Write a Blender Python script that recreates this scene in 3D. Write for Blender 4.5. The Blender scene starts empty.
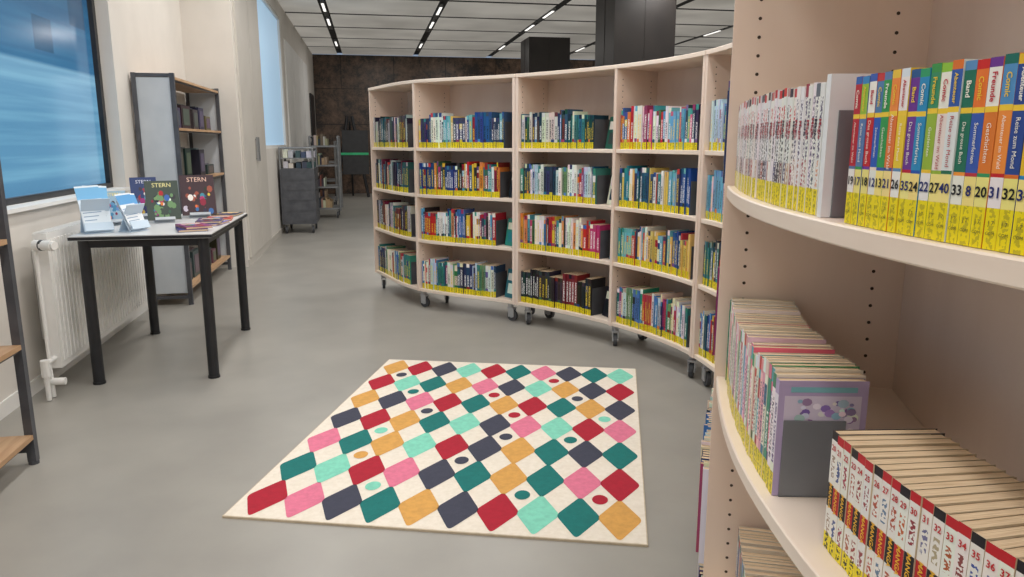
import bpy, math, random
from mathutils import Matrix, Vector
random.seed(7)
SC=bpy.context.scene
def lin(c):
    c=c/255.0
    return c/12.92 if c<=0.04045 else ((c+0.055)/1.055)**2.4
def rgb(r,g,b): return (lin(r),lin(g),lin(b),1.0)
TH=math.radians(10.66); CT=math.cos(TH); ST=math.sin(TH)
def W(x,d): return (x*CT+d*ST, -x*ST+d*CT)

# ---------------- materials ----------------
def newmat(name):
    m=bpy.data.materials.new(name); m.use_nodes=True
    nt=m.node_tree; b=nt.nodes['Principled BSDF']
    return m,nt,b
def noise_mat(name,c1,c2,scale=8,rough=0.5,stretch=(1,1,1),bump=0.0,bscale=None,detail=4,metal=0.0,lo=0.35,hi=0.65,spec=0.5):
    m,nt,b=newmat(name)
    tc=nt.nodes.new('ShaderNodeTexCoord'); mp=nt.nodes.new('ShaderNodeMapping')
    mp.inputs['Scale'].default_value=stretch
    nt.links.new(tc.outputs['Object'],mp.inputs[0])
    n=nt.nodes.new('ShaderNodeTexNoise'); n.inputs['Scale'].default_value=scale; n.inputs['Detail'].default_value=detail
    nt.links.new(mp.outputs[0],n.inputs['Vector'])
    r=nt.nodes.new('ShaderNodeValToRGB')
    r.color_ramp.elements[0].position=lo; r.color_ramp.elements[0].color=c1
    r.color_ramp.elements[1].position=hi; r.color_ramp.elements[1].color=c2
    nt.links.new(n.outputs[0],r.inputs[0]); nt.links.new(r.outputs[0],b.inputs['Base Color'])
    b.inputs['Roughness'].default_value=rough; b.inputs['Metallic'].default_value=metal
    b.inputs['Specular IOR Level'].default_value=spec
    if bump>0:
        n2=nt.nodes.new('ShaderNodeTexNoise'); n2.inputs['Scale'].default_value=bscale or scale
        nt.links.new(mp.outputs[0],n2.inputs['Vector'])
        bp=nt.nodes.new('ShaderNodeBump'); bp.inputs['Strength'].default_value=bump; bp.inputs['Distance'].default_value=0.005
        nt.links.new(n2.outputs[0],bp.inputs['Height']); nt.links.new(bp.outputs[0],b.inputs['Normal'])
    return m
def emis_mat(name,c,strength):
    m,nt,b=newmat(name); b.inputs['Base Color'].default_value=c
    b.inputs['Emission Color'].default_value=c; b.inputs['Emission Strength'].default_value=strength
    return m
M_WOOD=noise_mat('birch_wood',rgb(232,209,192),rgb(241,221,206),6,0.45,(1.0,1.0,0.25),detail=6)
M_WOODEDGE=noise_mat('birch_board',rgb(236,217,200),rgb(245,230,215),5,0.42,(0.4,0.4,4),detail=5)
M_OAK=noise_mat('oak_shelf',rgb(170,134,100),rgb(192,158,122),7,0.5,(6,0.6,1))
M_WALL=noise_mat('painted_wall',rgb(212,207,200),rgb(218,213,206),3,0.8,bump=0.05,bscale=120)
M_WALLW=noise_mat('white_paint',rgb(226,225,222),rgb(232,231,228),3,0.55)
M_CAB=noise_mat('cabinet_laminate',rgb(190,185,177),rgb(198,193,185),2,0.5)
M_FLOOR=noise_mat('linoleum_floor',rgb(148,145,139),rgb(159,156,149),2.2,0.36,bump=0.03,bscale=60,detail=9,spec=0.45)
M_BLACK=noise_mat('black_metal',rgb(28,29,32),rgb(38,39,43),10,0.4)
M_DGREY=noise_mat('dark_grey_metal',rgb(78,80,86),rgb(92,94,100),10,0.45,metal=0.3)
M_BEND=noise_mat('bookend_steel',rgb(118,120,126),rgb(130,132,137),6,0.5,metal=0.2)
M_GREY=noise_mat('grey_metal',rgb(128,130,132),rgb(142,144,146),6,0.4,metal=0.4)
M_LGREY=noise_mat('castor_metal',rgb(170,172,176),rgb(190,192,196),6,0.35,metal=0.6)
M_TOP=noise_mat('table_laminate',rgb(214,214,214),rgb(222,222,222),4,0.3)
M_RUBBER=noise_mat('grey_rubber',rgb(60,62,66),rgb(72,74,78),10,0.6)
M_HOLE=noise_mat('peg_hole',rgb(60,46,38),rgb(70,54,44),10,0.8)
M_PLEN=noise_mat('ceiling_plenum',rgb(34,32,31),rgb(44,42,40),2,0.8)
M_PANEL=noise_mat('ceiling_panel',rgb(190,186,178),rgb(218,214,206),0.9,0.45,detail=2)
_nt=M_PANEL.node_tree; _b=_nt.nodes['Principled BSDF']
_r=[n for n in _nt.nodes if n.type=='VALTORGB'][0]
_nt.links.new(_r.outputs[0],_b.inputs['Emission Color']); _b.inputs['Emission Strength'].default_value=.30  # glow added to the panels to brighten the ceiling and give soft fill
M_COL=noise_mat('column_cladding',rgb(36,32,31),rgb(46,41,39),3,0.45)
M_GREEN=noise_mat('green_plastic',rgb(30,170,110),rgb(40,190,125),6,0.4)
M_FROST=noise_mat('frosted_acrylic',rgb(180,188,196),rgb(200,206,212),3,0.4)
M_TUBE=emis_mat('fluorescent_tube',rgb(255,252,246),1.3)
M_STONE,nt,b=newmat('dark_stone_wall')
tc=nt.nodes.new('ShaderNodeTexCoord')
n1=nt.nodes.new('ShaderNodeTexNoise'); n1.inputs['Scale'].default_value=3.0; n1.inputs['Detail'].default_value=12; n1.inputs['Roughness'].default_value=0.85
nt.links.new(tc.outputs['Object'],n1.inputs['Vector'])
r=nt.nodes.new('ShaderNodeValToRGB'); r.color_ramp.elements[0].position=0.44; r.color_ramp.elements[0].color=rgb(48,40,36)
r.color_ramp.elements[1].position=0.66; r.color_ramp.elements[1].color=rgb(158,126,102)
nt.links.new(n1.outputs[0],r.inputs[0])
br=nt.nodes.new('ShaderNodeTexBrick'); br.inputs['Scale'].default_value=1.0; br.inputs['Brick Width'].default_value=1.2; br.inputs['Row Height'].default_value=.8; br.inputs['Mortar Size'].default_value=.012
br.inputs['Color1'].default_value=(1,1,1,1); br.inputs['Color2'].default_value=(.75,.72,.7,1); br.inputs['Mortar'].default_value=(.25,.22,.2,1)
mpp=nt.nodes.new('ShaderNodeMapping'); mpp.inputs['Rotation'].default_value=(math.pi/2,0,0); nt.links.new(tc.outputs['Object'],mpp.inputs[0]); nt.links.new(mpp.outputs[0],br.inputs['Vector'])
mm_=nt.nodes.new('ShaderNodeMix'); mm_.data_type='RGBA'; mm_.blend_type='MULTIPLY'; mm_.inputs[0].default_value=1
nt.links.new(r.outputs[0],mm_.inputs[6]); nt.links.new(br.outputs[0],mm_.inputs[7])
nt.links.new(mm_.outputs[2],b.inputs['Base Color']); b.inputs['Roughness'].default_value=0.35
def vc_mat(name,rough,vscale=260,spec=0.4):
    m,nt,b=newmat(name); L=nt.links
    a1=nt.nodes.new('ShaderNodeAttribute'); a1.attribute_name='Col'
    a2=nt.nodes.new('ShaderNodeAttribute'); a2.attribute_name='Col2'
    uv=nt.nodes.new('ShaderNodeUVMap'); uv.uv_map='UVMap'
    mp=nt.nodes.new('ShaderNodeMapping'); mp.inputs['Scale'].default_value=(3.0,vscale,1); L.new(uv.outputs[0],mp.inputs[0])
    n=nt.nodes.new('ShaderNodeTexNoise'); n.inputs['Scale'].default_value=1.0; n.inputs['Detail'].default_value=1.0; L.new(mp.outputs[0],n.inputs['Vector'])
    g=nt.nodes.new('ShaderNodeMath'); g.operation='GREATER_THAN'; g.inputs[1].default_value=0.5; L.new(n.outputs[0],g.inputs[0])
    sx=nt.nodes.new('ShaderNodeSeparateXYZ'); L.new(uv.outputs[0],sx.inputs[0])
    s=nt.nodes.new('ShaderNodeMath'); s.operation='SUBTRACT'; L.new(sx.outputs[0],s.inputs[0]); s.inputs[1].default_value=0.5
    ab=nt.nodes.new('ShaderNodeMath'); ab.operation='ABSOLUTE'; L.new(s.outputs[0],ab.inputs[0])
    lt=nt.nodes.new('ShaderNodeMath'); lt.operation='LESS_THAN'; L.new(ab.outputs[0],lt.inputs[0]); lt.inputs[1].default_value=0.27
    m1=nt.nodes.new('ShaderNodeMath'); m1.operation='MULTIPLY'; L.new(g.outputs[0],m1.inputs[0]); L.new(lt.outputs[0],m1.inputs[1])
    m2=nt.nodes.new('ShaderNodeMath'); m2.operation='MULTIPLY'; L.new(m1.outputs[0],m2.inputs[0]); L.new(a2.outputs['Alpha'],m2.inputs[1])
    mx=nt.nodes.new('ShaderNodeMix'); mx.data_type='RGBA'
    L.new(m2.outputs[0],mx.inputs[0]); L.new(a1.outputs['Color'],mx.inputs[6]); L.new(a2.outputs['Color'],mx.inputs[7])
    L.new(mx.outputs[2],b.inputs['Base Color']); b.inputs['Roughness'].default_value=rough; b.inputs['Specular IOR Level'].default_value=spec
    return m
M_BOOK=vc_mat('book_covers',0.42)
def wave_pages():
    m,nt,b=newmat('page_edges'); L=nt.links
    tc=nt.nodes.new('ShaderNodeUVMap'); tc.uv_map='UVMap'
    mp=nt.nodes.new('ShaderNodeMapping'); mp.inputs['Scale'].default_value=(14,2,1); L.new(tc.outputs[0],mp.inputs[0])
    n=nt.nodes.new('ShaderNodeTexNoise'); n.inputs['Scale'].default_value=1.0; L.new(mp.outputs[0],n.inputs['Vector'])
    r=nt.nodes.new('ShaderNodeValToRGB'); r.color_ramp.elements[0].position=.35; r.color_ramp.elements[0].color=rgb(210,180,142)
    r.color_ramp.elements[1].position=.65; r.color_ramp.elements[1].color=rgb(240,217,184)
    L.new(n.outputs[0],r.inputs[0]); L.new(r.outputs[0],b.inputs['Base Color']); b.inputs['Roughness'].default_value=.9
    return m
M_PAGE=wave_pages()
def window_mat():
    m,nt,b=newmat('window_blue_film'); L=nt.links
    tc=nt.nodes.new('ShaderNodeTexCoord'); sp=nt.nodes.new('ShaderNodeSeparateXYZ'); L.new(tc.outputs['Object'],sp.inputs[0])
    mr=nt.nodes.new('ShaderNodeMapRange'); mr.inputs[1].default_value=0.9; mr.inputs[2].default_value=2.2; L.new(sp.outputs[2],mr.inputs[0])
    r=nt.nodes.new('ShaderNodeValToRGB'); e=r.color_ramp.elements
    e[0].position=0; e[0].color=rgb(96,150,188); e[1].position=1; e[1].color=rgb(38,76,110)
    for p,c in ((.12,rgb(112,168,203)),(.3,rgb(106,162,198)),(.46,rgb(120,174,208)),(.55,rgb(134,184,214)),(.565,rgb(60,118,160)),(.75,rgb(52,106,146))):
        x=e.new(p); x.color=c
    L.new(mr.outputs[0],r.inputs[0])
    mp=nt.nodes.new('ShaderNodeMapping'); mp.inputs['Scale'].default_value=(1,.45,18); L.new(tc.outputs['Object'],mp.inputs[0])
    n=nt.nodes.new('ShaderNodeTexNoise'); n.inputs['Scale'].default_value=1.3; n.inputs['Detail'].default_value=3; L.new(mp.outputs[0],n.inputs['Vector'])
    rr=nt.nodes.new('ShaderNodeValToRGB'); rr.color_ramp.elements[0].position=.42; rr.color_ramp.elements[0].color=(.86,.88,.9,1)
    rr.color_ramp.elements[1].position=.70; rr.color_ramp.elements[1].color=(1.3,1.2,1.1,1)
    L.new(n.outputs[0],rr.inputs[0])
    mx=nt.nodes.new('ShaderNodeMix'); mx.data_type='RGBA'; mx.blend_type='MULTIPLY'; mx.inputs[0].default_value=1
    L.new(r.outputs[0],mx.inputs[6]); L.new(rr.outputs[0],mx.inputs[7])
    mp2=nt.nodes.new('ShaderNodeMapping'); mp2.inputs['Scale'].default_value=(1,1.6,2.2); L.new(tc.outputs['Object'],mp2.inputs[0])
    vo=nt.nodes.new('ShaderNodeTexVoronoi'); vo.distance='CHEBYCHEV'; vo.inputs['Scale'].default_value=1.4; L.new(mp2.outputs[0],vo.inputs['Vector'])
    r3=nt.nodes.new('ShaderNodeValToRGB'); r3.color_ramp.interpolation='CONSTANT'; r3.color_ramp.elements[0].color=(.5,.55,.6,1); r3.color_ramp.elements[1].color=(1,1,1,1); r3.color_ramp.elements[1].position=.28
    L.new(vo.outputs['Distance'],r3.inputs[0])
    gt=nt.nodes.new('ShaderNodeMath'); gt.operation='GREATER_THAN'; gt.inputs[1].default_value=1.635; L.new(sp.outputs[2],gt.inputs[0])
    mx2=nt.nodes.new('ShaderNodeMix'); mx2.data_type='RGBA'; mx2.blend_type='MULTIPLY'
    L.new(gt.outputs[0],mx2.inputs[0]); L.new(mx.outputs[2],mx2.inputs[6]); L.new(r3.outputs[0],mx2.inputs[7])
    L.new(mx2.outputs[2],b.inputs['Emission Color']); b.inputs['Emission Strength'].default_value=0.82
    b.inputs['Base Color'].default_value=rgb(20,50,70); b.inputs['Roughness'].default_value=.15
    return m
M_WIN=window_mat()
M_WIN2=emis_mat('daylight_glass',rgb(156,186,210),0.64)

# ---------------- mesh builder ----------------
class MB:
    def __init__(s): s.v=[];s.f=[];s.c=[];s.c2=[];s.uv=[];s.m=[];s.sm=[]
    def face(s,pts,col=(.8,.8,.8,1),col2=(0,0,0,0),uv=None,mat=0,smooth=False):
        i=len(s.v); s.v+= [tuple(p) for p in pts]; s.f.append(tuple(range(i,i+len(pts))))
        s.c.append(col); s.c2.append(col2); s.uv.append(uv or [(0,0)]*len(pts)); s.m.append(mat); s.sm.append(smooth)
    def box(s,M,a,b,col=(.8,.8,.8,1),mat=0):
        x0,y0,z0=a;x1,y1,z1=b
        P=[M@Vector(p) for p in ((x0,y0,z0),(x1,y0,z0),(x1,y1,z0),(x0,y1,z0),(x0,y0,z1),(x1,y0,z1),(x1,y1,z1),(x0,y1,z1))]
        for q in ((0,3,2,1),(4,5,6,7),(0,1,5,4),(1,2,6,5),(2,3,7,6),(3,0,4,7)):
            s.face([P[k] for k in q],col,mat=mat)
    def cyl(s,M,r,h,n=16,col=(.8,.8,.8,1),mat=0,r2=None):
        r2=r if r2 is None else r2
        A=[M@Vector((r*math.cos(2*math.pi*k/n),r*math.sin(2*math.pi*k/n),0)) for k in range(n)]
        B=[M@Vector((r2*math.cos(2*math.pi*k/n),r2*math.sin(2*math.pi*k/n),h)) for k in range(n)]
        for k in range(n): s.face([A[k],A[(k+1)%n],B[(k+1)%n],B[k]],col,mat=mat,smooth=True)
        s.face(A[::-1],col,mat=mat); s.face(B,col,mat=mat)
    def tube(s,p,q,r,n=12,mat=0,col=(.8,.8,.8,1)):
        p=Vector(p);q=Vector(q);d=q-p
        M=Matrix.Translation(p)@d.to_track_quat('Z','Y').to_matrix().to_4x4()
        s.cyl(M,r,d.length,n,col,mat)
    def obj(s,name,mats,parent=None,merge=False):
        me=bpy.data.meshes.new(name); me.from_pydata(s.v,[],s.f)
        for m in mats: me.materials.append(m)
        me.polygons.foreach_set('material_index',s.m); me.polygons.foreach_set('use_smooth',s.sm)
        A=me.color_attributes.new('Col','FLOAT_COLOR','CORNER'); B=me.color_attributes.new('Col2','FLOAT_COLOR','CORNER')
        ul=me.uv_layers.new(name='UVMap')
        ca=[];cb=[];uu=[]
        for f,c,c2,u in zip(s.f,s.c,s.c2,s.uv):
            for k in range(len(f)): ca+=c; cb+=c2; uu+=u[k]
        A.data.foreach_set('color',ca); B.data.foreach_set('color',cb); ul.data.foreach_set('uv',uu)
        me.validate(); me.update()
        o=bpy.data.objects.new(name,me); SC.collection.objects.link(o)
        if merge:
            import bmesh
            bm=bmesh.new(); bm.from_mesh(me); bmesh.ops.remove_doubles(bm,verts=bm.verts,dist=1e-5); bm.to_mesh(me); bm.free()
        if parent: o.parent=parent
        return o
I4=Matrix.Identity(4)
def T(x,y,z): return Matrix.Translation((x,y,z))
def RZ(a): return Matrix.Rotation(a,4,'Z')
def bevel(o,w=0.003,seg=2):
    md=o.modifiers.new('bevel','BEVEL'); md.width=w; md.segments=seg; md.limit_method='ANGLE'
def empty(name):
    e=bpy.data.objects.new(name,None); SC.collection.objects.link(e); return e

# ---------------- room ----------------
H=3.15
XL=-1.65; XC=-1.21; YC=7.5; YB=18.0; YF=-3.0; XR=9.0
mb=MB(); mb.box(I4,(-2.0,YF,-0.1),(XR,YB+.2,0)); mb.obj('floor',[M_FLOOR])
WY0,WY1,WZ0,WZ1=0.6,5.5,0.88,2.75
mb=MB()
mb.box(I4,(XL-.25,YF,0),(XL,WY0,H)); mb.box(I4,(XL-.25,WY1,0),(XL,YC,H))
mb.box(I4,(XL-.25,WY0,0),(XL,WY1,WZ0)); mb.box(I4,(XL-.25,WY0,WZ1),(XL,WY1,H))
mb.obj('wall_left',[M_WALL])
mb=MB(); W2a,W2b=9.2,11.6
mb.box(I4,(XL-.25,YC,0),(XC,W2a,H)); mb.box(I4,(XL-.25,W2b,0),(XC,YB,H)); mb.box(I4,(XL-.25,W2a,0),(XC,W2b,1.12)); mb.box(I4,(XL-.25,W2a,2.95),(XC,W2b,H))
mb.obj('wall_left_corridor',[M_WALL])
mb=MB(); mb.box(I4,(-2.0,YB,0),(XR,YB+.2,H)); mb.obj('wall_back',[M_STONE])
mb=MB(); mb.box(I4,(XR,YF,0),(XR+.2,YB+.2,H)); mb.obj('wall_right',[M_WALL])
mb=MB(); mb.box(I4,(-2.0,YF-.2,0),(XR,YF,H)); mb.obj('wall_front',[M_WALL])
mb=MB(); mb.box(I4,(XL,YF,0),(XL+.012,YC,.07)); mb.obj('baseboard_left',[M_WALLW])
mb=MB(); mb.box(I4,(XC,YC,0),(XC+.012,YB,.07)); mb.obj('baseboard_corridor',[M_CAB])
def window(name,x,y0,y1,z0,z1,glass,mull,fr=.05,dep=.1):
    e=empty(name)
    m=MB(); m.box(I4,(x-dep-.02,y0+fr,z0+fr),(x-dep-.01,y1-fr,z1-fr)); m.obj('glass_pane',[glass],e)
    m=MB()
    m.box(I4,(x-dep-.04,y0,z0),(x-dep+.02,y1,z0+fr)); m.box(I4,(x-dep-.04,y0,z1-fr),(x-dep+.02,y1,z1))
    m.box(I4,(x-dep-.04,y0,z0+fr),(x-dep+.02,y0+fr,z1-fr)); m.box(I4,(x-dep-.04,y1-fr,z0+fr),(x-dep+.02,y1,z1-fr))
    for yy in mull: m.box(I4,(x-dep-.035,yy-fr/2,z0+fr),(x-dep+.015,yy+fr/2,z1-fr))
    m.obj('window_frame',[M_WALLW if glass is M_WIN2 else M_BLACK],e)
    return e
window('window_1',XL,WY0,WY1,WZ0,WZ1,M_WIN,[2.9])
window('window_2',XC,W2a,W2b,1.12,2.95,M_WIN2,[],fr=.04,dep=.03)
mb=MB(); mb.box(I4,(XL-.1,WY0,WZ0-.001),(XL+.03,WY1,WZ0+.018)); mb.obj('trim_1',[M_WALLW])
e=empty('door_1')
for k,(a,b2) in enumerate(((7.58,8.36),(8.38,9.12))):
    m=MB(); m.box(I4,(XC+.001,a,.08),(XC+.022,b2,2.9)); o=m.obj('door_leaf_%d'%(k+1),[M_CAB],e); bevel(o)
m=MB(); m.box(I4,(XC+.03,8.31,1.0),(XC+.05,8.335,1.25)); m.box(I4,(XC+.03,8.405,1.0),(XC+.05,8.43,1.25))
for yy in (8.322,8.417):
    for z in (1.02,1.22): m.box(I4,(XC+.02,yy-.006,z),(XC+.035,yy+.006,z+.012))
m.obj('door_handles',[M_GREY],e)
e=empty('door_2')
for k,(a,b2) in enumerate(((11.9,12.9),(12.94,13.9),(13.94,14.9),(14.94,15.9))):
    m=MB(); m.box(I4,(XC+.001,a,.08),(XC+.022,b2,2.7)); o=m.obj('door_leaf_%d'%(k+1),[M_WALLW],e); bevel(o)
m=MB(); m.box(I4,(XC+.001,16.4,.0),(XC+.03,17.4,2.2)); m.obj('door_3',[M_BLACK])
# ceiling
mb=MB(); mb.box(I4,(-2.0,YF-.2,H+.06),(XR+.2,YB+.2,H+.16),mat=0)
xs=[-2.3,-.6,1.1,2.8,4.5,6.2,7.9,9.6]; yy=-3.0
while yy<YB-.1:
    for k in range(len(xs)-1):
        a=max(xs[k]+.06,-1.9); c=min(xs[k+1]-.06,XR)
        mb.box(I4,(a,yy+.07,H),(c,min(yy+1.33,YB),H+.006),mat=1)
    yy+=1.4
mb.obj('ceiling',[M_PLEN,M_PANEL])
for k,x in enumerate(xs[1:-1]):
    m=MB(); y=-2.55
    while y<YB-1:
        m.box(I4,(x-.03,y,H-.003),(x+.03,y+1.2,H+.04),mat=0)
        if y>10.2:m.box(I4,(x-.018,y+.05,H-.009),(x+.018,y+.7,H-.003),mat=1)
        y+=1.4 if int(y)%2 else 2.8
    m.obj('ceiling_light_strip',[M_GREY,M_TUBE])
for (x,y) in ((3.42,9.6),(3.42,14.7)):
    m=MB(); m.box(I4,(x-.4,y-.4,0),(x+.4,y+.4,H+.02)); 
    m.box(I4,(x-.41,y-.41,0),(x+.41,y+.41,.1)); 
    m.box(I4,(x-.405,y-.006,0.1),(x-.4,y+.006,H))
    m.box(I4,(x-.006,y-.405,0.1),(x+.006,y-.4,H))
    m.obj('column',[M_COL])

# ---------------- serpentine curve ----------------
PTS=[(-1.15,6.12),(-.69,5.33),(.02,4.85),(.58,4.28),(.91,3.62),(.93,2.85),(.62,2.1),(.402,1.41),(.318,.90),(.375,.42),(.64,-.2)]
pre=(2*PTS[0][0]-PTS[1][0]-.0,2*PTS[0][1]-PTS[1][1]+.1); post=(2*PTS[-1][0]-PTS[-2][0]+.1,2*PTS[-1][1]-PTS[-2][1])
CP=[pre]+PTS+[post]; SAM=[];KN=[]
for i in range(1,len(CP)-2):
    KN.append(len(SAM))
    for j in range(40):
        t=j/40; p=[]
        for a in (0,1):
            p0,p1,p2,p3=CP[i-1][a],CP[i][a],CP[i+1][a],CP[i+2][a]
            p.append(.5*((2*p1)+(-p0+p2)*t+(2*p0-5*p1+4*p2-p3)*t*t+(-p0+3*p1-3*p2+p3)*t**3))
        SAM.append(tuple(p))
KN.append(len(SAM)); SAM.append(PTS[-1])
S=[0]
for i in range(1,len(SAM)): S.append(S[-1]+math.dist(SAM[i],SAM[i-1]))
SK=[S[k] for k in KN]
import bisect
def curve(s):
    i=min(max(bisect.bisect_right(S,s)-1,0),len(S)-2); t=(s-S[i])/(S[i+1]-S[i])
    p=(SAM[i][0]+(SAM[i+1][0]-SAM[i][0])*t, SAM[i][1]+(SAM[i+1][1]-SAM[i][1])*t)
    a=SAM[max(i-3,0)]; b=SAM[min(i+4,len(SAM)-1)]; L=math.dist(a,b)
    return p,((b[0]-a[0])/L,(b[1]-a[1])/L)
def s_at_d(d):
    for i in range(KN[6],len(SAM)):
        if SAM[i][1]<=d:
            j=i-1; t=(SAM[j][1]-d)/(SAM[j][1]-SAM[i][1]); return S[j]+t*(S[i]-S[j])
    return S[-1]
def FR(s,dep=0,z=0):
    p,t=curve(s); n=(-t[1],t[0]); q=(p[0]+n[0]*dep,p[1]+n[1]*dep)
    X,Y=W(*q); tx,ty=W(*t); nx,ny=W(*n)
    return Matrix(((tx,nx,0,X),(ty,ny,0,Y),(0,0,1,z),(0,0,0,1)))
DEP=.33
def slab(m,s0,s1,d0,d1,z0,z1,mat=0,step=.05):
    n=max(2,int(abs(s1-s0)/step)); R=[]
    for k in range(n+1):
        F=FR(s0+(s1-s0)*k/n); R.append([F@Vector(p) for p in ((0,d0,z0),(0,d1,z0),(0,d1,z1),(0,d0,z1))])
    for k in range(n):
        a,b=R[k],R[k+1]
        for i in range(4):
            j=(i+1)%4; m.face([a[i],b[i],b[j],a[j]],mat=mat)
    m.face(R[0],mat=mat); m.face(R[-1][::-1],mat=mat)
def castor(m,s,dep):
    F=FR(s,dep,0)@RZ(random.uniform(-.8,.8))
    m.cyl(F@T(0.014,0,.038)@Matrix.Rotation(math.pi/2,4,'X')@T(0,0,-.011),.037,.022,18,mat=1)
    m.cyl(F@T(0.014,0,.038)@Matrix.Rotation(math.pi/2,4,'X')@T(0,0,-.018),.014,.036,12,mat=0)
    m.box(F,(-.012,-.019,.03),(.032,-.014,.09),mat=0); m.box(F,(-.012,.014,.03),(.032,.019,.09),mat=0)
    m.box(F,(-.02,-.022,.086),(.034,.022,.094),mat=0); m.cyl(F@T(0,0,.09),.02,.035,12,mat=0)
TK=.022
FAR=[.15,.51,.835,1.16]; NEAR=[.12,.31,.748,1.12]; TOPZ=1.622
units=[(0,1,2,FAR,False),(2,3,4,FAR,False),(4,5,6,FAR,False),(6,7,9,NEAR,True),]
UE=[]
for ui,(a,mid,c,lv,near) in enumerate(units):
    e=empty('curved_bookcase'); UE.append(e)
    sa,sm,sc=SK[a]+.002,SK[mid],SK[c]-.002
    m=MB()
    for z in lv: 
        slab(m,sa+TK,sm-TK/2,0.004,DEP-.008,z-TK,z); slab(m,sm+TK/2,sc-TK,0.004,DEP-.008,z-TK,z)
    o=m.obj('shelf_boards',[M_WOODEDGE],e,merge=True); bevel(o,.002,1)
    m=MB(); slab(m,sa,sc,-.004,DEP,TOPZ-TK,TOPZ); o=m.obj('top_board',[M_WOODEDGE],e,merge=True); bevel(o,.002,1)
    zb=lv[0]-TK
    m=MB()
    for s0 in (sa,sm-TK/2,sc-TK):
        m.box(FR(s0+TK/2),(-TK/2,0,zb),(TK/2,DEP-.008,TOPZ-TK))
    o=m.obj('upright_panels',[M_WOOD],e); bevel(o,.002,1)
    m=MB(); slab(m,sa,sc,DEP-.008,DEP,zb,TOPZ-TK); m.obj('back_panel',[M_WOOD],e,merge=True)
    m=MB()
    for s0 in (sa,sm-TK/2,sc-TK):
        F=FR(s0+TK/2)
        for side in (-1,1):
            for dp in (.045,.27):
                z=.2
                while z<1.56:
                    Mx=F@T(side*(TK/2+.0004),dp,z)@Matrix.Rotation(math.pi/2*side,4,'Y')
                    m.face([Mx@Vector((.0032*math.cos(t*math.pi/4),.0032*math.sin(t*math.pi/4),0)) for t in range(8)])
                    z+=.032
    m.obj('peg_holes',[M_HOLE],e)
    m=MB()
    for s0 in (sa+.07,sm,sc-.07):
        for dp in (.05,DEP-.06): castor(m,s0,dp)
    m.obj('castors',[M_LGREY,M_RUBBER],e)

# ---------------- books ----------------
PAL={
 'mix':[(190,40,50),(30,60,120),(240,240,235),(40,40,45),(40,130,140),(225,190,60),(160,60,110),(90,150,200),(60,110,70),(225,130,60),(110,80,140),(210,210,205),(25,90,110),(140,30,40),(50,60,80)],
 'dark':[(35,38,44),(28,60,66),(60,45,60),(40,90,100),(25,30,60),(110,40,50),(70,70,76),(190,190,190),(220,215,205),(60,120,130),(30,50,90)],
 'pink':[(210,90,130),(235,200,215),(150,50,90),(110,170,200),(240,238,232),(120,100,160),(60,90,150),(70,160,160),(40,50,80)],
 'blue':[(40,90,170),(90,160,210),(200,220,235),(30,50,110),(50,150,160),(240,240,240),(110,150,200),(50,60,120),(210,90,120)],
 'teal':[(50,140,155),(110,180,190),(225,230,225),(35,95,108),(200,70,75),(225,195,110),(60,70,100),(240,238,230),(40,80,140)],
 'light':[(245,242,235),(225,225,220),(195,212,225),(110,150,110),(180,60,70),(70,120,180),(240,230,200),(50,130,120),(40,60,90)],
 'red':[(185,40,50),(90,150,190),(240,235,230),(50,50,60),(225,140,90),(140,30,60),(60,110,170),(60,150,150),(190,60,110)],
 'black':[(25,25,28),(38,36,40),(55,50,52),(30,30,30),(120,30,40),(30,50,55)],
}
YEL=rgb(240,220,20)
def jit(c,a=14):
    return rgb(*[min(255,max(0,x+random.uniform(-a,a))) for x in c])
def book(m,F,t,h,dp,col,col2,acc,label=YEL,lab=.2,strips=None,cover=None,g=.0009):
    P=lambda x,y,z:F@Vector((x,y,z))
    x0,x1=-t/2,t/2; r=random.uniform(0,50)
    if strips is None:
        band=jit(random.choice(PAL['mix'])) if random.random()<.35 else col
        strips=[(0,lab,label,rgb(70,70,50),.7),(lab,lab+.08,band,col2,0),(lab+.08,.62,col,col2,1.0),(.62,.8,band if random.random()<.3 else col,col2,1.0 if random.random()<.6 else 0),(.8,.88,col,col2,0),(.88,1,acc,col2,0)]
    for z0,z1,c,c2,mk in strips:
        m.face([P(x0,0,z0*h),P(x1,0,z0*h),P(x1,0,z1*h),P(x0,0,z1*h)],c,(c2[0],c2[1],c2[2],mk),[(0,z0*h+r),(1,z0*h+r),(1,z1*h+r),(0,z1*h+r)])
    cv=cover or col
    m.face([P(x0,dp,0),P(x0,0,0),P(x0,0,h),P(x0,dp,h)],cv); m.face([P(x1,0,0),P(x1,dp,0),P(x1,dp,h),P(x1,0,h)],cv)
    hh=h-.0008
    m.face([P(x0+g,.001,hh),P(x1-g,.001,hh),P(x1-g,dp-.003,hh),P(x0+g,dp-.003,hh)],uv=[(r,0),(r+1,0),(r+1,1),(r,1)],mat=1)
    m.face([P(x1-g,dp-.003,0),P(x0+g,dp-.003,0),P(x0+g,dp-.003,hh),P(x1-g,dp-.003,hh)],uv=[(r,0),(r+1,0),(r+1,1),(r,1)],mat=1)
    for xa,xb in ((x0,x0+g),(x1-g,x1)):
        m.face([P(xa,0,h),P(xb,0,h),P(xb,dp,h),P(xa,dp,h)],cv)
    m.face([P(x0,.0,h),P(x1,.0,h),P(x1,.0012,h),P(x0,.0012,h)],cv)
def bookend(m,F,h=.15,w=.12,mat=0):
    m.box(F,(-.001,0.0,0),(.001,w,h),mat=mat); m.box(F,(-.08,0.0,.0005),(.001,w,.0016),mat=mat)
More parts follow.
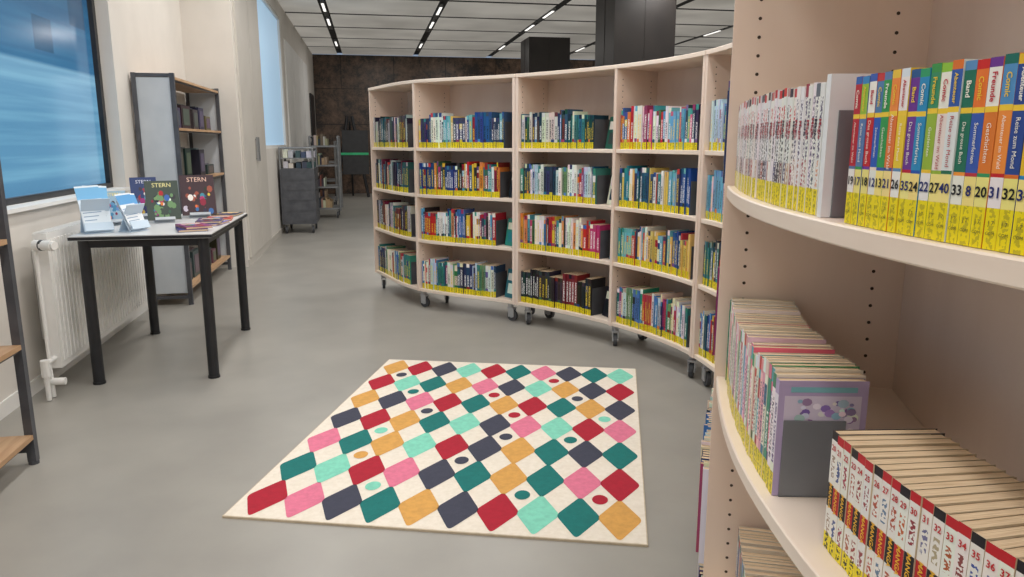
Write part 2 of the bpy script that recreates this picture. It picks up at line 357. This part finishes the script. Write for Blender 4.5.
def row(m,me,s0,s1,z,pal,hmin,hmax,tmin=.010,tmax=.026,fill=.9,series=.14,dp0=.018,end=True):
    s=s0; lim=s0+(s1-s0)*fill; P=PAL[pal]
    while s<lim-tmax:
        if random.random()<series:
            n=random.randint(3,6); c=random.choice(P); c2=random.choice([(250,250,250),(240,210,60),(20,20,20)]); t=random.uniform(tmin,tmax); h=random.uniform(hmin,hmax)
            spec=[(t,h,c,c2)]*n
        else:
            spec=[(random.uniform(tmin,tmax),random.uniform(hmin,hmax),random.choice(P if random.random()<.8 else PAL['mix']),random.choice([(250,250,250),(245,245,240),(30,30,30),(240,210,60)]))]
        for t,h,c,c2 in spec:
            if s+t>lim: break
            if sum(c)>600 and sum(c2)>600: c2=(30,30,60)
            F=FR(s+t/2,dp0+random.uniform(0,.012),z+.0005)
            book(m,F,t*.96,h,random.uniform(.12,.15),jit(c),rgb(*c2),jit(random.choice(P)) if random.random()<.4 else jit(c),lab=.036/h+random.uniform(0,.02))
            s+=t
    if end:
        bookend(me,FR(s+.004,dp0+.01,z+.0005),h=.17,w=.14)
        if s1-s>.08:
            hh=random.uniform(.17,.2); F=FR((s+s1)/2+.012,.07,z+.001)@RZ(-.25)@Matrix.Rotation(-.18,4,'X')
            c=jit(random.choice(P)); w=min(.065,(s1-s)/2-.018)
            m.box(F,(-w,0,0),(w,.014,hh),c); m.box(F,(-w*.8,-.0006,hh*.6),(w*.8,0,hh*.85),jit((240,235,225))); m.box(F,(-w*.6,-.0006,hh*.15),(w*.6,0,hh*.5),jit(random.choice(P)))
plan={0:['light','dark','dark','dark'],1:['light','red','mix','teal'],2:['black','red','light','dark'],3:['light','teal','teal','pink'],
 4:['mix','dark','pink','blue'],5:['mix','mix','mix','mix'],6:['mix','light','mix','mix']}
for g,cells in {0:[0,1],1:[2,3],2:[4,5]}.items():
    m=MB();me=MB()
    for c in cells:
        for r in range(4):
            row(m,me,SK[c]+TK+.006,SK[c+1]-TK-.006,FAR[r],plan[c][r],.19,.235,fill=random.choice([.80,.84,.88,.93]) if c>0 else .9,series=.9 if plan[c][r]=='black' else .14)
    m.obj('shelved_books',[M_BOOK,M_PAGE]); me.obj('bookends',[M_DGREY],UE[g])
m=MB();me=MB()
tcache={}
def text(m,F,string,size,col,mat=0,bold=0.0):
    key=(string,bold)
    if key not in tcache:
        cu=bpy.data.curves.new('t','FONT'); cu.body=string; cu.align_x='CENTER'; cu.align_y='CENTER'; cu.size=1; cu.resolution_u=2; cu.offset=bold
        o=bpy.data.objects.new('t',cu); SC.collection.objects.link(o)
        dg=bpy.context.evaluated_depsgraph_get(); oe=o.evaluated_get(dg); mm=oe.to_mesh()
        tcache[key]=([v.co.copy() for v in mm.vertices],[tuple(p.vertices) for p in mm.polygons]); oe.to_mesh_clear()
        bpy.data.objects.remove(o); bpy.data.curves.remove(cu)
    vs,fs=tcache[key]
    for f in fs: m.face([F@(vs[i]*size) for i in f],col,mat=mat)
HORIZ=Matrix(((1,0,0,0),(0,0,-1,0),(0,1,0,0),(0,0,0,1)))
VERT=Matrix(((0,1,0,0),(0,0,-1,0),(-1,0,0,0),(0,0,0,1)))
for r in range(2,4):
    row(m,me,SK[6]+TK+.006,SK[7]-TK-.006,NEAR[r],plan[6][r],.17,.2,fill=.99,end=False,dp0=-.004)
row(m,me,SK[6]+TK+.006,SK[7]-TK-.004,NEAR[1],'light',.20,.225,fill=.999,end=False,dp0=-.018,tmin=.008,tmax=.014)
row(m,me,SK[6]+TK+.006,SK[7]-TK-.004,NEAR[0],'mix',.14,.155,fill=.999,end=False,dp0=-.012,tmin=.008,tmax=.014)
# top shelf, group A
z=NEAR[3]
s=SK[7]+TK+.004; sE=s_at_d(.815)
k=0
while s<sE:
    t=.0115
    F=FR(s+t/2,.016+random.uniform(0,.003),z+.0005); h=.143+random.uniform(-.002,.002)
    top=jit(random.choice([(200,40,50),(40,40,44),(210,120,120),(60,60,66),(230,225,220),(190,150,150)]))
    art=jit(random.choice([(120,30,40),(60,50,50),(160,60,60),(90,90,110),(200,150,140)]),20)
    wh=jit((238,234,233),5)
    st=[(0,.2,YEL,rgb(90,90,50),.6),(.2,.38,art if k%9<7 else wh,wh,1.0),(.38,.62,wh,rgb(40,40,44),1.0),(.62,.86,wh,rgb(200,40,50) if k%4 else rgb(40,40,50),1.0),(.86,.93,wh,wh,0),(.93,1,top,wh,0)]
    if s>s_at_d(.90):
        st=[(0,.2,YEL,rgb(90,90,50),.6),(.2,.42,wh,art,1.0),(.42,.9,wh,rgb(90,80,110),1.0),(.9,1,wh if k%3 else art,wh,0)]
    book(m,F,t*.95,h,.115,wh,wh,top,strips=st)
    if k>4:
        text(m,F@T(0,-.0006,h*.66)@VERT,'Magie' if k%5 else 'Girls',.0095,rgb(170,40,60) if k%3 else rgb(40,40,60),bold=.02)
    s+=t;k+=1
book(m,FR(s+.006,.014,z+.0005),.010,.149,.12,rgb(232,234,236),rgb(60,60,60),rgb(232,234,236),strips=[(0,1,rgb(234,236,238),rgb(60,60,60),0)])
bookend(me,FR(s+.0135,.024,z+.0005),.112,.10)
# group B
s=s_at_d(.742); k=0
cols=[(190,30,50),(90,120,170),(200,40,45),(40,90,180),(60,150,80),(230,120,50),(240,200,60),(110,60,150),(50,140,190),(150,190,60),(235,225,215),(225,225,230),(40,110,90),(60,90,170),(230,120,50),(240,150,60),(50,80,150),(235,190,40),(190,50,60),(90,140,190),(230,130,60),(60,150,100)]
nums=['19','17','18','12','13','21','26','35','24','22','27','40','33','8','20','31','32','34','134','36','41','7','9','15','16','44','45']
lim=SK[9]-TK-.004
words=['Abenteuer im Wald','Das grosse Buch','Geschichten','Reise zum Mond','Sommerferien']
tops=['Comic','Abenteuer','Band','Comic','Freunde']
while s<lim-.012:
    t=.0126; c=cols[k%len(cols)]; cc=jit(c,6)
    F=FR(s+t/2,.014+random.uniform(0,.002),z+.0005); h=.141+random.uniform(-.0015,.0015)
    c2=rgb(250,245,230) if sum(c)<560 else rgb(180,40,50)
    gold=rgb(245,205,60)
    wtop=(k%4==2)
    tb=jit((240,236,226),5) if wtop else (jit(cols[(k*7+2)%len(cols)],8) if k%2 else cc)
    st=[(0,.22,YEL,rgb(90,90,50),.4),(.22,.38,jit((244,226,140) if k%3 else (240,236,228),6),cc,0),(.38,.40,jit(cols[(k*3+1)%len(cols)],8),cc,0),(.40,.72,cc,c2,0),(.72,.75,gold,c2,0),(.75,.95,tb,c2,0),(.95,1,jit(cols[(k*5+3)%len(cols)],8),cc,0)]
    book(m,F,t*.93,h,.115,cc,c2,cc,strips=st)
    text(m,F@T(0,-.0006,h*.298)@HORIZ,nums[k%len(nums)],.0112 if len(nums[k%len(nums)])<3 else .0075,rgb(30,40,110) if k%2 else rgb(20,20,24),bold=.02)
    text(m,F@T(0,-.0006,h*.56)@VERT,words[(k*3)%5],.0048+.0006*(k%3),c2)
    text(m,F@T(0,-.0006,h*.85)@VERT,tops[k%5],.0066 if k%5!=1 else .0054,rgb(190,30,50) if wtop else (gold if k%2 else c2),bold=.02)
    text(m,F@T(0,-.0006,h*.14)@HORIZ,'J 7',.005,rgb(90,90,50)); text(m,F@T(0,-.0006,h*.085)@HORIZ,'COM',.0036,rgb(90,90,50))
    s+=t;k+=1
# middle shelf, group 1
z=NEAR[2]; s=SK[7]+TK+.004; sE=s_at_d(.915); k=0
c1=[(60,150,110),(230,120,150),(240,238,232),(200,50,60),(240,238,232),(90,170,190),(240,200,210),(235,150,170),(245,240,235)]
while s<sE:
    t=random.uniform(.011,.014); c=c1[k%len(c1)]; F=FR(s+t/2,.02+random.uniform(0,.003),z+.0005); h=.160+random.uniform(-.006,.006)
    book(m,F,t*.95,h,.112,jit(c),rgb(60,60,90) if sum(c)>500 else rgb(250,250,250),jit(c1[(k*4+1)%len(c1)]),lab=.2,cover=rgb(236,226,210) if k%4 else jit(c)); s+=t;k+=1
F=FR(s+.007,.02,z+.0005)
pur=rgb(184,166,202)
book(m,F,.013,.156,.112,rgb(236,230,238),rgb(90,60,120),pur,cover=pur)
m.box(F,(.0066,.008,.082),(.0070,.104,.136),rgb(216,204,224)); m.box(F,(.0070,.015,.141),(.0073,.098,.148),rgb(130,185,195))
for i in range(46):
    q=random.uniform(.002,.006); cx=random.uniform(.016,.096); cz=random.uniform(.088,.130)
    n=8; a0=random.uniform(0,1); cl=jit(random.choice([(225,215,235),(140,110,168),(240,240,240),(160,190,205),(150,120,180)]))
    m.face([F@Vector((.0072+i*.00002,cx+q*1.3*math.cos(a0+6.283*j/n),cz+q*math.sin(a0+6.283*j/n))) for j in range(n)],cl)
bookend(me,F@T(.009,.008,0),.104,.078)
# middle shelf, group 2
s=s_at_d(.772); k=0; lim=SK[9]-TK-.004
while s<lim-.014:
    t=.0148; F=FR(s+t/2,.036+random.uniform(0,.002),z+.0005); h=.138+random.uniform(-.001,.001)
    wh=jit((240,236,228),4); rd=rgb(196,35,45); bk=rgb(36,32,38); blu=jit(random.choice([(60,90,150),(150,60,60),(190,160,130),(110,120,150),(190,90,60)]),15)
    st=[(0,.14,YEL,rgb(60,60,30),1),(.14,.3,wh,blu,1),(.3,.36,wh,bk,0),(.36,.56,rd if k%2 else bk,wh,0),(.56,.62,wh,rd,0),(.62,.8,wh,blu,1),(.8,.93,wh,rd,0),(.93,1,rd if k%3 else bk,wh,0)]
    book(m,F,t*.93,h,.118,wh,bk,rd,strips=st,cover=rgb(70,62,70) if k==0 else rgb(210,190,160),g=.0006)
    text(m,F@T(0,-.0006,h*.46)@VERT,'MANGA',.0084,rgb(245,190,60),bold=.02); text(m,F@T(0,-.0006,h*.865)@HORIZ,str(20+k),.009,rd,bold=.02)
    s+=t;k+=1
z=NEAR[1]; s=SK[7]+TK+.01; sE=s_at_d(.98)
while s<sE:
    t=random.uniform(.011,.016); F=FR(s+t/2,.06+random.uniform(0,.003),z+.0005)
    book(m,F,t*.95,.135+random.uniform(-.004,.004),.12,jit(random.choice(PAL['light'])),rgb(60,60,90),jit(random.choice(PAL['mix'])),cover=rgb(230,220,205)); s+=t
m.obj('shelved_comic_books',[M_BOOK,M_PAGE]); me.obj('bookends',[M_BEND],UE[3])

# ---------------- rug ----------------
def rug():
    A=W(-.938,2.22); ux,uy=W(.9915,-.130); vx,vy=W(.142,.9899)
    F=Matrix(((ux,vx,0,A[0]),(uy,vy,0,A[1]),(0,0,1,0),(0,0,0,1)))
    Wd,Ln=1.357,1.78
    base=noise_mat('rug_cream',rgb(230,220,204),rgb(238,229,215),60,0.95,bump=.3,bscale=400)
    names={'C':(172,28,50),'P':(222,120,148),'S':(64,66,82),'T':(20,114,110),'O':(214,160,84),'M':(130,210,186)}
    mats=[base]; idx={}
    for k,c in names.items():
        idx[k]=len(mats); mats.append(noise_mat('rug_'+k,rgb(*[x*.97 for x in c]),rgb(*[min(255,x*1.03) for x in c]),50,0.95,bump=.3,bscale=400))
    edge=len(mats); mats.append(noise_mat('rug_edge',rgb(196,180,156),rgb(206,190,166),60,.95))
    m=MB()
    m.box(F,(0,0,.0),(Wd,Ln,.008)); m.box(F,(-.004,-.004,0),(Wd+.004,0,.007),mat=edge); m.box(F,(-.004,Ln,0),(Wd+.004,Ln+.004,.007),mat=edge)
    m.box(F,(-.004,0,0),(0,Ln,.007),mat=edge); m.box(F,(Wd,0,0),(Wd+.004,Ln,.007),mat=edge)
    rows=['CPSTOSCMTO','TMCPSTOTPC','PTOMCSOTST','SCOTMSPMCP','OSPCTOCTOS','CMTOPSMOSC','OCSMCTPSTM']
    nx,ny=10,7; cw=(Wd-.03)/nx; ch=(Ln-.03)/ny
    for j in range(ny):
        for i in range(nx):
            cx=.015+(i+.5)*cw; cy=.015+(j+.5)*ch; a=cw*.5; b=ch*.5
            cor=[(a,0),(0,b),(-a,0),(0,-b)]; pts=[]
            for k in range(4):
                p=Vector(cor[k]); q=Vector(cor[k-1]); n=Vector(cor[(k+1)%4]); rr=.15
                p1=p+(q-p)*rr; p2=p+(n-p)*rr
                for t in (0,.25,.5,.75,1): 
                    w=(1-t)**2*p1+2*t*(1-t)*p+t*t*p2; pts.append(F@Vector((cx+w.x*1.11,cy+w.y*1.11,.0088)))
            m.face(pts,mat=idx[rows[j][i]])
    dots=[(3,1,'M'),(7,1,'T'),(9,1,'C'),(5,2,'S'),(2,2,'O'),(6,3,'S'),(2,3,'M'),(8,3,'T'),(3,4,'S'),(6,4,'C'),(9,4,'M'),(2,5,'T'),(5,5,'C'),(8,5,'S'),(7,6,'C'),(1,6,'S')]
    for i,j,k in dots:
        cx=.015+i*cw; cy=.015+j*ch
        m.face([F@Vector((cx+.027*math.cos(t*math.pi/10),cy+.034*math.sin(t*math.pi/10),.0092)) for t in range(20)],mat=idx[k])
    m.obj('patterned_rug',mats)
rug()

# ---------------- display table ----------------
e=empty('display_table')
tx0,tx1,ty0,ty1=-1.44,-.79,3.86,4.97; tz=.755
m=MB(); m.box(I4,(tx0,ty0,tz-.022),(tx1,ty1,tz)); o=m.obj('table_top',[M_TOP],e); bevel(o,.004)
m=MB(); m.box(I4,(tx0-.002,ty0-.002,tz-.020),(tx1+.002,ty1+.002,tz-.005)); m.obj('edge_band',[M_BLACK],e)
m=MB()
for x in (tx0+.05,tx1-.05):
    for y in (ty0+.05,ty1-.05): m.cyl(T(x,y,0),.027,tz-.02,20); m.cyl(T(x,y,0),.03,.012,20)
m.obj('legs',[M_BLACK],e)
m=MB()
for y in (ty0+.05,ty1-.05): m.box(I4,(tx0+.07,y-.012,tz-.062),(tx1-.07,y+.012,tz-.022))
for x in (tx0+.05,tx1-.05): m.box(I4,(x-.012,ty0+.07,tz-.062),(x+.012,ty1-.07,tz-.022))
m.obj('apron_rails',[M_BLACK],e)
ZT=tz+.001
def holder(name,x,y,rot,w,h,c1,c2):
    m=MB(); G=T(x,y,ZT)@RZ(rot); F=G@T(0,0,.012)@Matrix.Rotation(-.42,4,'X')
    m.box(F,(-w/2-.004,.012,0),(w/2+.004,.015,h*.86),rgb(206,222,236)); m.box(F,(-w/2-.004,-.012,0),(w/2+.004,.015,.003),rgb(206,222,236)); m.box(F,(-w/2-.004,-.014,0),(w/2+.004,-.011,.04),rgb(198,216,232))
    m.box(G,(-w/2-.004,.0,0),(w/2+.004,h*.42,.003),rgb(206,222,236))
    m.box(G@T(0,h*.42,0)@Matrix.Rotation(.45,4,'X'),(-w/2-.004,-.003,0),(w/2+.004,0,h*.80),rgb(196,214,230))
    for i,(o2,a) in enumerate(((0,0),(.006,.06),(-.006,-.05))):
        K=F@T(o2,-.003*i+.008,.004)@Matrix.Rotation(a,4,'Y')
        m.box(K,(-w/2+.006,-.0025,0),(w/2-.006,0,h),c1)
        m.box(K,(-w/2+.006,-.0032,h*.70),(w/2-.006,-.0025,h*.96),c2)
        for j in range(6): m.box(K,(-w/2+.014,-.0030,h*(.14+j*.085)),(w/2-.014-random.uniform(0,.04),-.0025,h*(.14+j*.085)+.004),rgb(130,160,190))
    return m.obj(name,[M_BOOK,M_PAGE])
holder('leaflet_holder',-1.33,3.96,.55,.12,.235,rgb(226,236,244),rgb(120,184,226))
holder('leaflet_holder',-1.16,4.02,1.1,.11,.19,rgb(232,238,244),rgb(90,160,216))
def faceout(x,y,rot,w,h,c,c2,c3,z=ZT):
    e=empty('display_book'); F=T(x,y,z)@RZ(rot)@T(0,0,.008)@Matrix.Rotation(-.28,4,'X')
    m=MB(); m.box(F,(-w/2,.001,.012),(w/2,.003,.012+h),c); m.box(F,(-w/2,.018,.012),(w/2,.02,.012+h),c); m.box(F,(-w/2,.003,.012),(-w/2+.002,.018,.012+h),c)
    m.box(F,(-w/2+.002,.003,.014),(w/2-.003,.018,.009+h),mat=1)
    for i in range(40):
        a=random.uniform(-w*.4,w*.4); b=random.uniform(.08,.70)*h; q=random.uniform(.005,.018); n=7; ph=random.uniform(0,6)
        m.face([F@Vector((min(w*.48,max(-w*.48,a+q*math.cos(ph-6.283*j/n))),.0004-i*.00003,.012+b+q*1.3*math.sin(ph-6.283*j/n))) for j in range(n)],random.choice([c3,c3,c,jit(random.choice(PAL['mix'])),jit(random.choice(PAL['red']))]))
    text(m,F@T(0,0,.012+h*.88)@HORIZ,'STERN',w*.2,c2)
    m.obj('book',[M_BOOK,M_PAGE],e)
    m=MB(); G=T(x,y,z)@RZ(rot); m.box(F,(-w*.3,.022,0),(w*.3,.025,h*.8)); m.box(F,(-w*.3,-.02,.008),(w*.3,.025,.011)); m.box(F,(-w*.3,-.02,.011),(w*.3,-.017,.022))
    m.box(G,(-w*.3,.0,.0),(w*.3,.12,.003)); m.box(G@T(0,.12,0)@Matrix.Rotation(.3,4,'X'),(-w*.05,-.003,.0),(w*.05,0,h*.6))
    m.obj('stand',[M_FROST],e)
faceout(-1.14,4.42,.35,.17,.22,rgb(60,74,66),rgb(240,230,160),rgb(110,150,100))
faceout(-1.01,4.68,.3,.19,.24,rgb(60,36,44),rgb(240,200,180),rgb(160,80,60))
faceout(-1.30,4.66,.35,.14,.23,rgb(40,60,110),rgb(235,235,245),rgb(160,50,60))
faceout(-1.36,4.34,.5,.12,.17,rgb(150,180,200),rgb(240,220,120),rgb(60,130,170))
m=MB()
for (x,y,a,w,l,zz,c) in ((-.92,4.04,.3,.14,.2,0,(60,60,120)),(-.91,4.05,.5,.13,.19,.013,(150,60,110)),(-.88,4.30,-.2,.14,.2,0,(120,110,190)),(-.88,4.30,.1,.13,.19,.014,(70,60,110)),(-.88,4.56,.1,.14,.2,0,(190,60,50)),(-.88,4.82,-.1,.14,.19,0,(40,60,90))):
    F=T(x,y,ZT+zz)@RZ(a); t=.012
    m.box(F,(-w/2,-l/2,0),(w/2,l/2,.0015),jit(c)); m.box(F,(-w/2+.002,-l/2+.002,.0015),(w/2-.003,l/2-.002,t-.0015),mat=1); m.box(F,(-w/2,-l/2,t-.0015),(w/2,l/2,t),jit(c)); m.box(F,(-w/2,-l/2,0),(-w/2+.002,l/2,t),jit(c))
    m.box(F,(-w*.36,l*.2,t),(w*.36,l*.4,t+.0005),jit((220,200,170)))
    for i in range(12):
        aa=random.uniform(-.32,.32)*w; b=random.uniform(-.38,.12)*l; q=random.uniform(.008,.022)
        m.face([F@Vector((aa+q*math.cos(6.283*j/7),b+q*math.sin(6.283*j/7),t+.0006+i*.00003)) for j in range(7)],jit(random.choice(PAL['mix'])))
m.obj('flat_books',[M_BOOK,M_PAGE])

# ---------------- radiator ----------------
e=empty('radiator')
m=MB(); ry0,ry1,rz0,rz1=3.78,5.35,.13,.78
m.box(I4,(-1.56,ry0,rz0),(-1.545,ry1,rz1)); m.box(I4,(-1.515,ry0,rz0),(-1.50,ry1,rz1))
y=ry0+.03
while y<ry1-.03:
    m.box(I4,(-1.50,y,rz0+.03),(-1.496,y+.022,rz1-.03)); y+=.045
m.box(I4,(-1.56,ry0-.004,rz0),(-1.50,ry0,rz1)); m.box(I4,(-1.56,ry1,rz0),(-1.50,ry1+.004,rz1))
yy=ry0+.01
while yy<ry1-.01: m.box(I4,(-1.56,yy,rz1),(-1.50,yy+.01,rz1+.006)); yy+=.02
o=m.obj('panels',[M_WALLW],e)
m=MB()
for y in (ry0+.2,ry1-.2): m.box(I4,(-1.648,y-.02,rz0+.1),(-1.56,y+.02,rz1-.1))
m.tube((-1.53,ry0-.06,.10),(-1.53,ry0-.06,.005),.011); m.tube((-1.53,ry0-.11,.14),(-1.53,ry0-.11,.005),.011)
m.tube((-1.53,ry0-.06,.72),(-1.53,ry0-.06,.10),.009); m.tube((-1.53,ry0-.06,.72),(-1.53,ry0+.02,.72),.011)
m.tube((-1.53,ry0-.12,.18),(-1.53,ry0+.02,.18),.014); m.tube((-1.53,ry0-.11,.12),(-1.53,ry0-.11,.2),.02); m.tube((-1.56,ry0-.06,.08),(-1.47,ry0-.06,.08),.018)
m.obj('pipes',[M_WALLW],e)
m=MB(); m.tube((-1.53,ry0-.06,.735),(-1.44,ry0-.10,.735),.024,16); m.tube((-1.44,ry0-.10,.735),(-1.43,ry0-.105,.735),.019,16); m.obj('thermostat_valve',[M_WALLW],e)
m=MB(); m.tube((-1.50,ry0-.072,.735),(-1.485,ry0-.078,.735),.0255,16); m.obj('valve_collar',[M_BLACK],e)

# ---------------- metal shelving units ----------------
def shelving(x0,x1,y0,y1,zs,h,frost=True):
    e=empty('metal_shelving_unit')
    m=MB()
    for x in (x0+.015,x1-.015):
        for y in (y0+.015,y1-.015): m.box(I4,(x-.015,y-.015,0.012),(x+.015,y+.015,h)); m.cyl(T(x,y,0),.018,.013,12)
    for y in (y0+.015,y1-.015):
        for z in (.06,h-.015): m.box(I4,(x0+.03,y-.01,z-.012),(x1-.03,y+.01,z+.012))
    for z in zs: m.box(I4,(x1-.022,y0+.03,z-.03),(x1-.012,y1-.03,z-.018)); 
    o=m.obj('frame',[M_DGREY],e); bevel(o,.002,1)
    m=MB()
    for z in zs: m.box(I4,(x0+.005,y0+.03,z-.018),(x1-.0,y1-.03,z))
    m.obj('shelves',[M_OAK],e)
    if frost:
        m=MB(); m.box(I4,(x0+.03,y0+.012,.09),(x1-.03,y0+.017,h-.03)); m.box(I4,(x0+.03,y1-.017,.09),(x1-.03,y1-.012,h-.03)); m.obj('end_panels',[M_FROST],e)
    return e
SE1=shelving(-1.635,-1.35,5.78,7.4,[.14,.52,.92,1.30,1.655],1.68)
SE2=shelving(-1.64,-1.285,1.35,2.94,[.12,.47,.86,1.25],1.75,frost=False)
def media(m,x,y,z,w,d,h,c):
    m.box(T(x,y,z),(-d/2,-w/2,0),(d/2,w/2,h),c); m.box(T(x,y,z),(d/2,-w*.35,h*.15),(d/2+.003,w*.35,h*.85),jit((90,88,90)))
    m.box(T(x,y,z),(-d*.3,-w*.3,h),(d*.3,w*.3,h+.01),jit((90,90,96)))
m=MB()
for z in (.14,.52,.92,1.30):
    y=5.9
    while y<7.2:
        w=random.uniform(.14,.3); h=random.uniform(.08,.24)
        if random.random()<.8: media(m,-1.49,y+w/2,z+.001,w,.16,h,jit(random.choice([(40,38,40),(60,56,56),(90,80,70),(70,72,76),(50,50,56)])))
        y+=w+random.uniform(.02,.1)
m.obj('stored_boxes',[M_BOOK],SE1)
m=MB()
for z,c in ((.121,(40,38,42)),(.471,(225,222,216)),(.861,(70,64,60)),(1.251,(50,48,50))):
    y=1.5
    while y<2.65:
        w=random.uniform(.16,.26); media(m,-1.475,y+w/2,z,w,.2,.16 if c[0]<200 else .1,jit(c,6)); y+=w+.03
m.obj('stored_boxes',[M_BOOK],SE2)

# ---------------- trolleys ----------------
def wheels(m,x0,x1,y0,y1):
    for x in (x0+.05,x1-.05):
        for y in (y0+.05,y1-.05):
            m.cyl(T(x-.012,y,.05)@Matrix.Rotation(math.pi/2,4,'Y'),.05,.024,18,mat=1); m.box(T(x,y,0),(-.018,-.02,.05),(-.014,.02,.12)); m.box(T(x,y,0),(.014,-.02,.05),(.018,.02,.12)); m.box(T(x,y,0),(-.022,-.025,.115),(.022,.025,.125))
e=empty('book_return_trolley')
x0,x1,y0,y1=-1.18,-.74,10.2,10.85
m=MB(); wheels(m,x0,x1,y0,y1); m.obj('castors',[M_GREY,M_RUBBER],e)
m=MB(); m.box(I4,(x0,y0,.125),(x1,y1,.86))
for j in range(5): m.box(I4,(x0+.03,y0-.006,.17+j*.135),(x1-.03,y0,.27+j*.135))
for j in range(5): m.box(I4,(x1,y0+.03,.17+j*.135),(x1+.006,y1-.03,.27+j*.135))
o=m.obj('body',[M_DGREY],e); bevel(o,.006)
m=MB()
for x in (x0+.01,x1-.01):
    for y in (y0+.01,y1-.01): m.tube((x,y,.85),(x,y,1.12),.013)
for x in (x0+.01,x1-.01): m.tube((x,y0+.01,1.12),(x,y1-.01,1.12),.013)
for y in (y0+.01,y1-.01): m.tube((x0+.01,y,1.12),(x1-.01,y,1.12),.013)
m.box(I4,(x0+.01,y0+.01,.985),(x1-.01,y1-.01,.995))
m.obj('top_rail',[M_GREY],e)
m=MB(); 
for zz in (.861,.996):
    for i in range(5): m.box(T(x0+.065+i*.08,y0+.3,zz)@RZ(random.uniform(-.06,.06)),(-.03,-.22,0),(.03,.22,random.uniform(.06,.11)),jit(random.choice([(220,225,225),(200,210,200),(235,235,230),(120,150,140),(70,90,110)])))
m.obj('returned_books',[M_BOOK],e)
def shelf_trolley(x0,x1,y0,y1,h):
    e=empty('library_book_cart')
    m=MB(); wheels(m,x0,x1,y0,y1); m.obj('castors',[M_GREY,M_RUBBER],e)
    m=MB()
    for x in (x0,x1):
        for y in (y0,y1): m.tube((x,y,.12),(x,y,h),.018)
    for x in (x0,x1): m.tube((x,y0,h),(x,y1,h),.018)
    for z in (.14,.48,.82,1.12): m.box(I4,(x0,y0,z),(x1,y1,z+.025)); m.box(I4,(x0,y0,z+.02),(x0+.006,y1,z+.06)); m.box(I4,(x1-.006,y0,z+.02),(x1,y1,z+.06))
    m.obj('frame',[M_GREY],e)
    m=MB()
    for z in (.166,.506,.846,1.146):
        xx=x0+.03; xe=x0+(x1-x0)*random.uniform(.5,.95)
        while xx<xe-.07:
            t=random.uniform(.02,.045); m.box(I4,(xx,y0+.05,z),(xx+t*.95,y1-.1,z+random.uniform(.10,.18)),jit(random.choice([(120,90,70),(170,145,120),(70,62,62),(60,62,72),(200,192,180),(50,52,60)]))); xx+=t
    m.obj('books',[M_BOOK],e)
shelf_trolley(-.93,-.50,12.2,12.8,1.28)
shelf_trolley(-1.04,-.64,14.2,14.9,1.2)
e=empty('display_easel'); ex,ey=-.42,16.9
m=MB(); m.tube((ex-.35,ey-.1,0),(ex-.05,ey,1.75),.035); m.tube((ex+.35,ey-.1,0),(ex+.05,ey,1.75),.035); m.tube((ex,ey+.45,0),(ex,ey+.02,1.65),.02); m.tube((ex-.28,ey-.09,.55),(ex+.28,ey-.09,.55),.02)
m.obj('legs',[M_BLACK],e)
m=MB(); F=T(ex+.08,ey-.1,.5)@Matrix.Rotation(-.06,4,'X'); m.box(F,(-.26,-.02,.0),(.3,.01,.95)); m.obj('board',[M_BLACK],e)
m=MB(); m.box(F,(-.36,-.03,.42),(.3,-.021,.47)); m.obj('green_bar',[M_GREEN],e)

# ---------------- lights ----------------
def area(x,y,sx,sy,p,c=(1,.975,.945)):
    l=bpy.data.lights.new('ceiling_lamp','AREA'); l.shape='RECTANGLE'; l.size=sx; l.size_y=sy; l.energy=p; l.color=c
    o=bpy.data.objects.new('ceiling_lamp',l); o.location=(x,y,H-.03); SC.collection.objects.link(o)
for x,p in ((-.6,26),(1.1,28),(2.8,23),(5.5,18)):
    for y in (-1.2,1.4,4.0,6.6):
        area(x,y,.25,1.6,p)
for x in (0.2,3.6,6.5):
    for y in (9.2,): area(x,y,.4,1.6,26)
for x in (.25,2.0,5.0): area(x,15.3,.4,1.0,16)  # extra lamps added to brighten the back wall area
w=bpy.data.worlds.new('world'); SC.world=w; w.use_nodes=True
w.node_tree.nodes['Background'].inputs[0].default_value=(.6,.75,1,1); w.node_tree.nodes['Background'].inputs[1].default_value=.4
SC.view_settings.view_transform='Standard'
c=bpy.data.cameras.new('camera'); c.sensor_width=36; c.lens=740/1024*36; c.clip_start=.02
o=bpy.data.objects.new('camera',c); o.location=(0,0,1.2); o.rotation_euler=(math.radians(90-11.2),0,-TH); SC.collection.objects.link(o); SC.camera=o
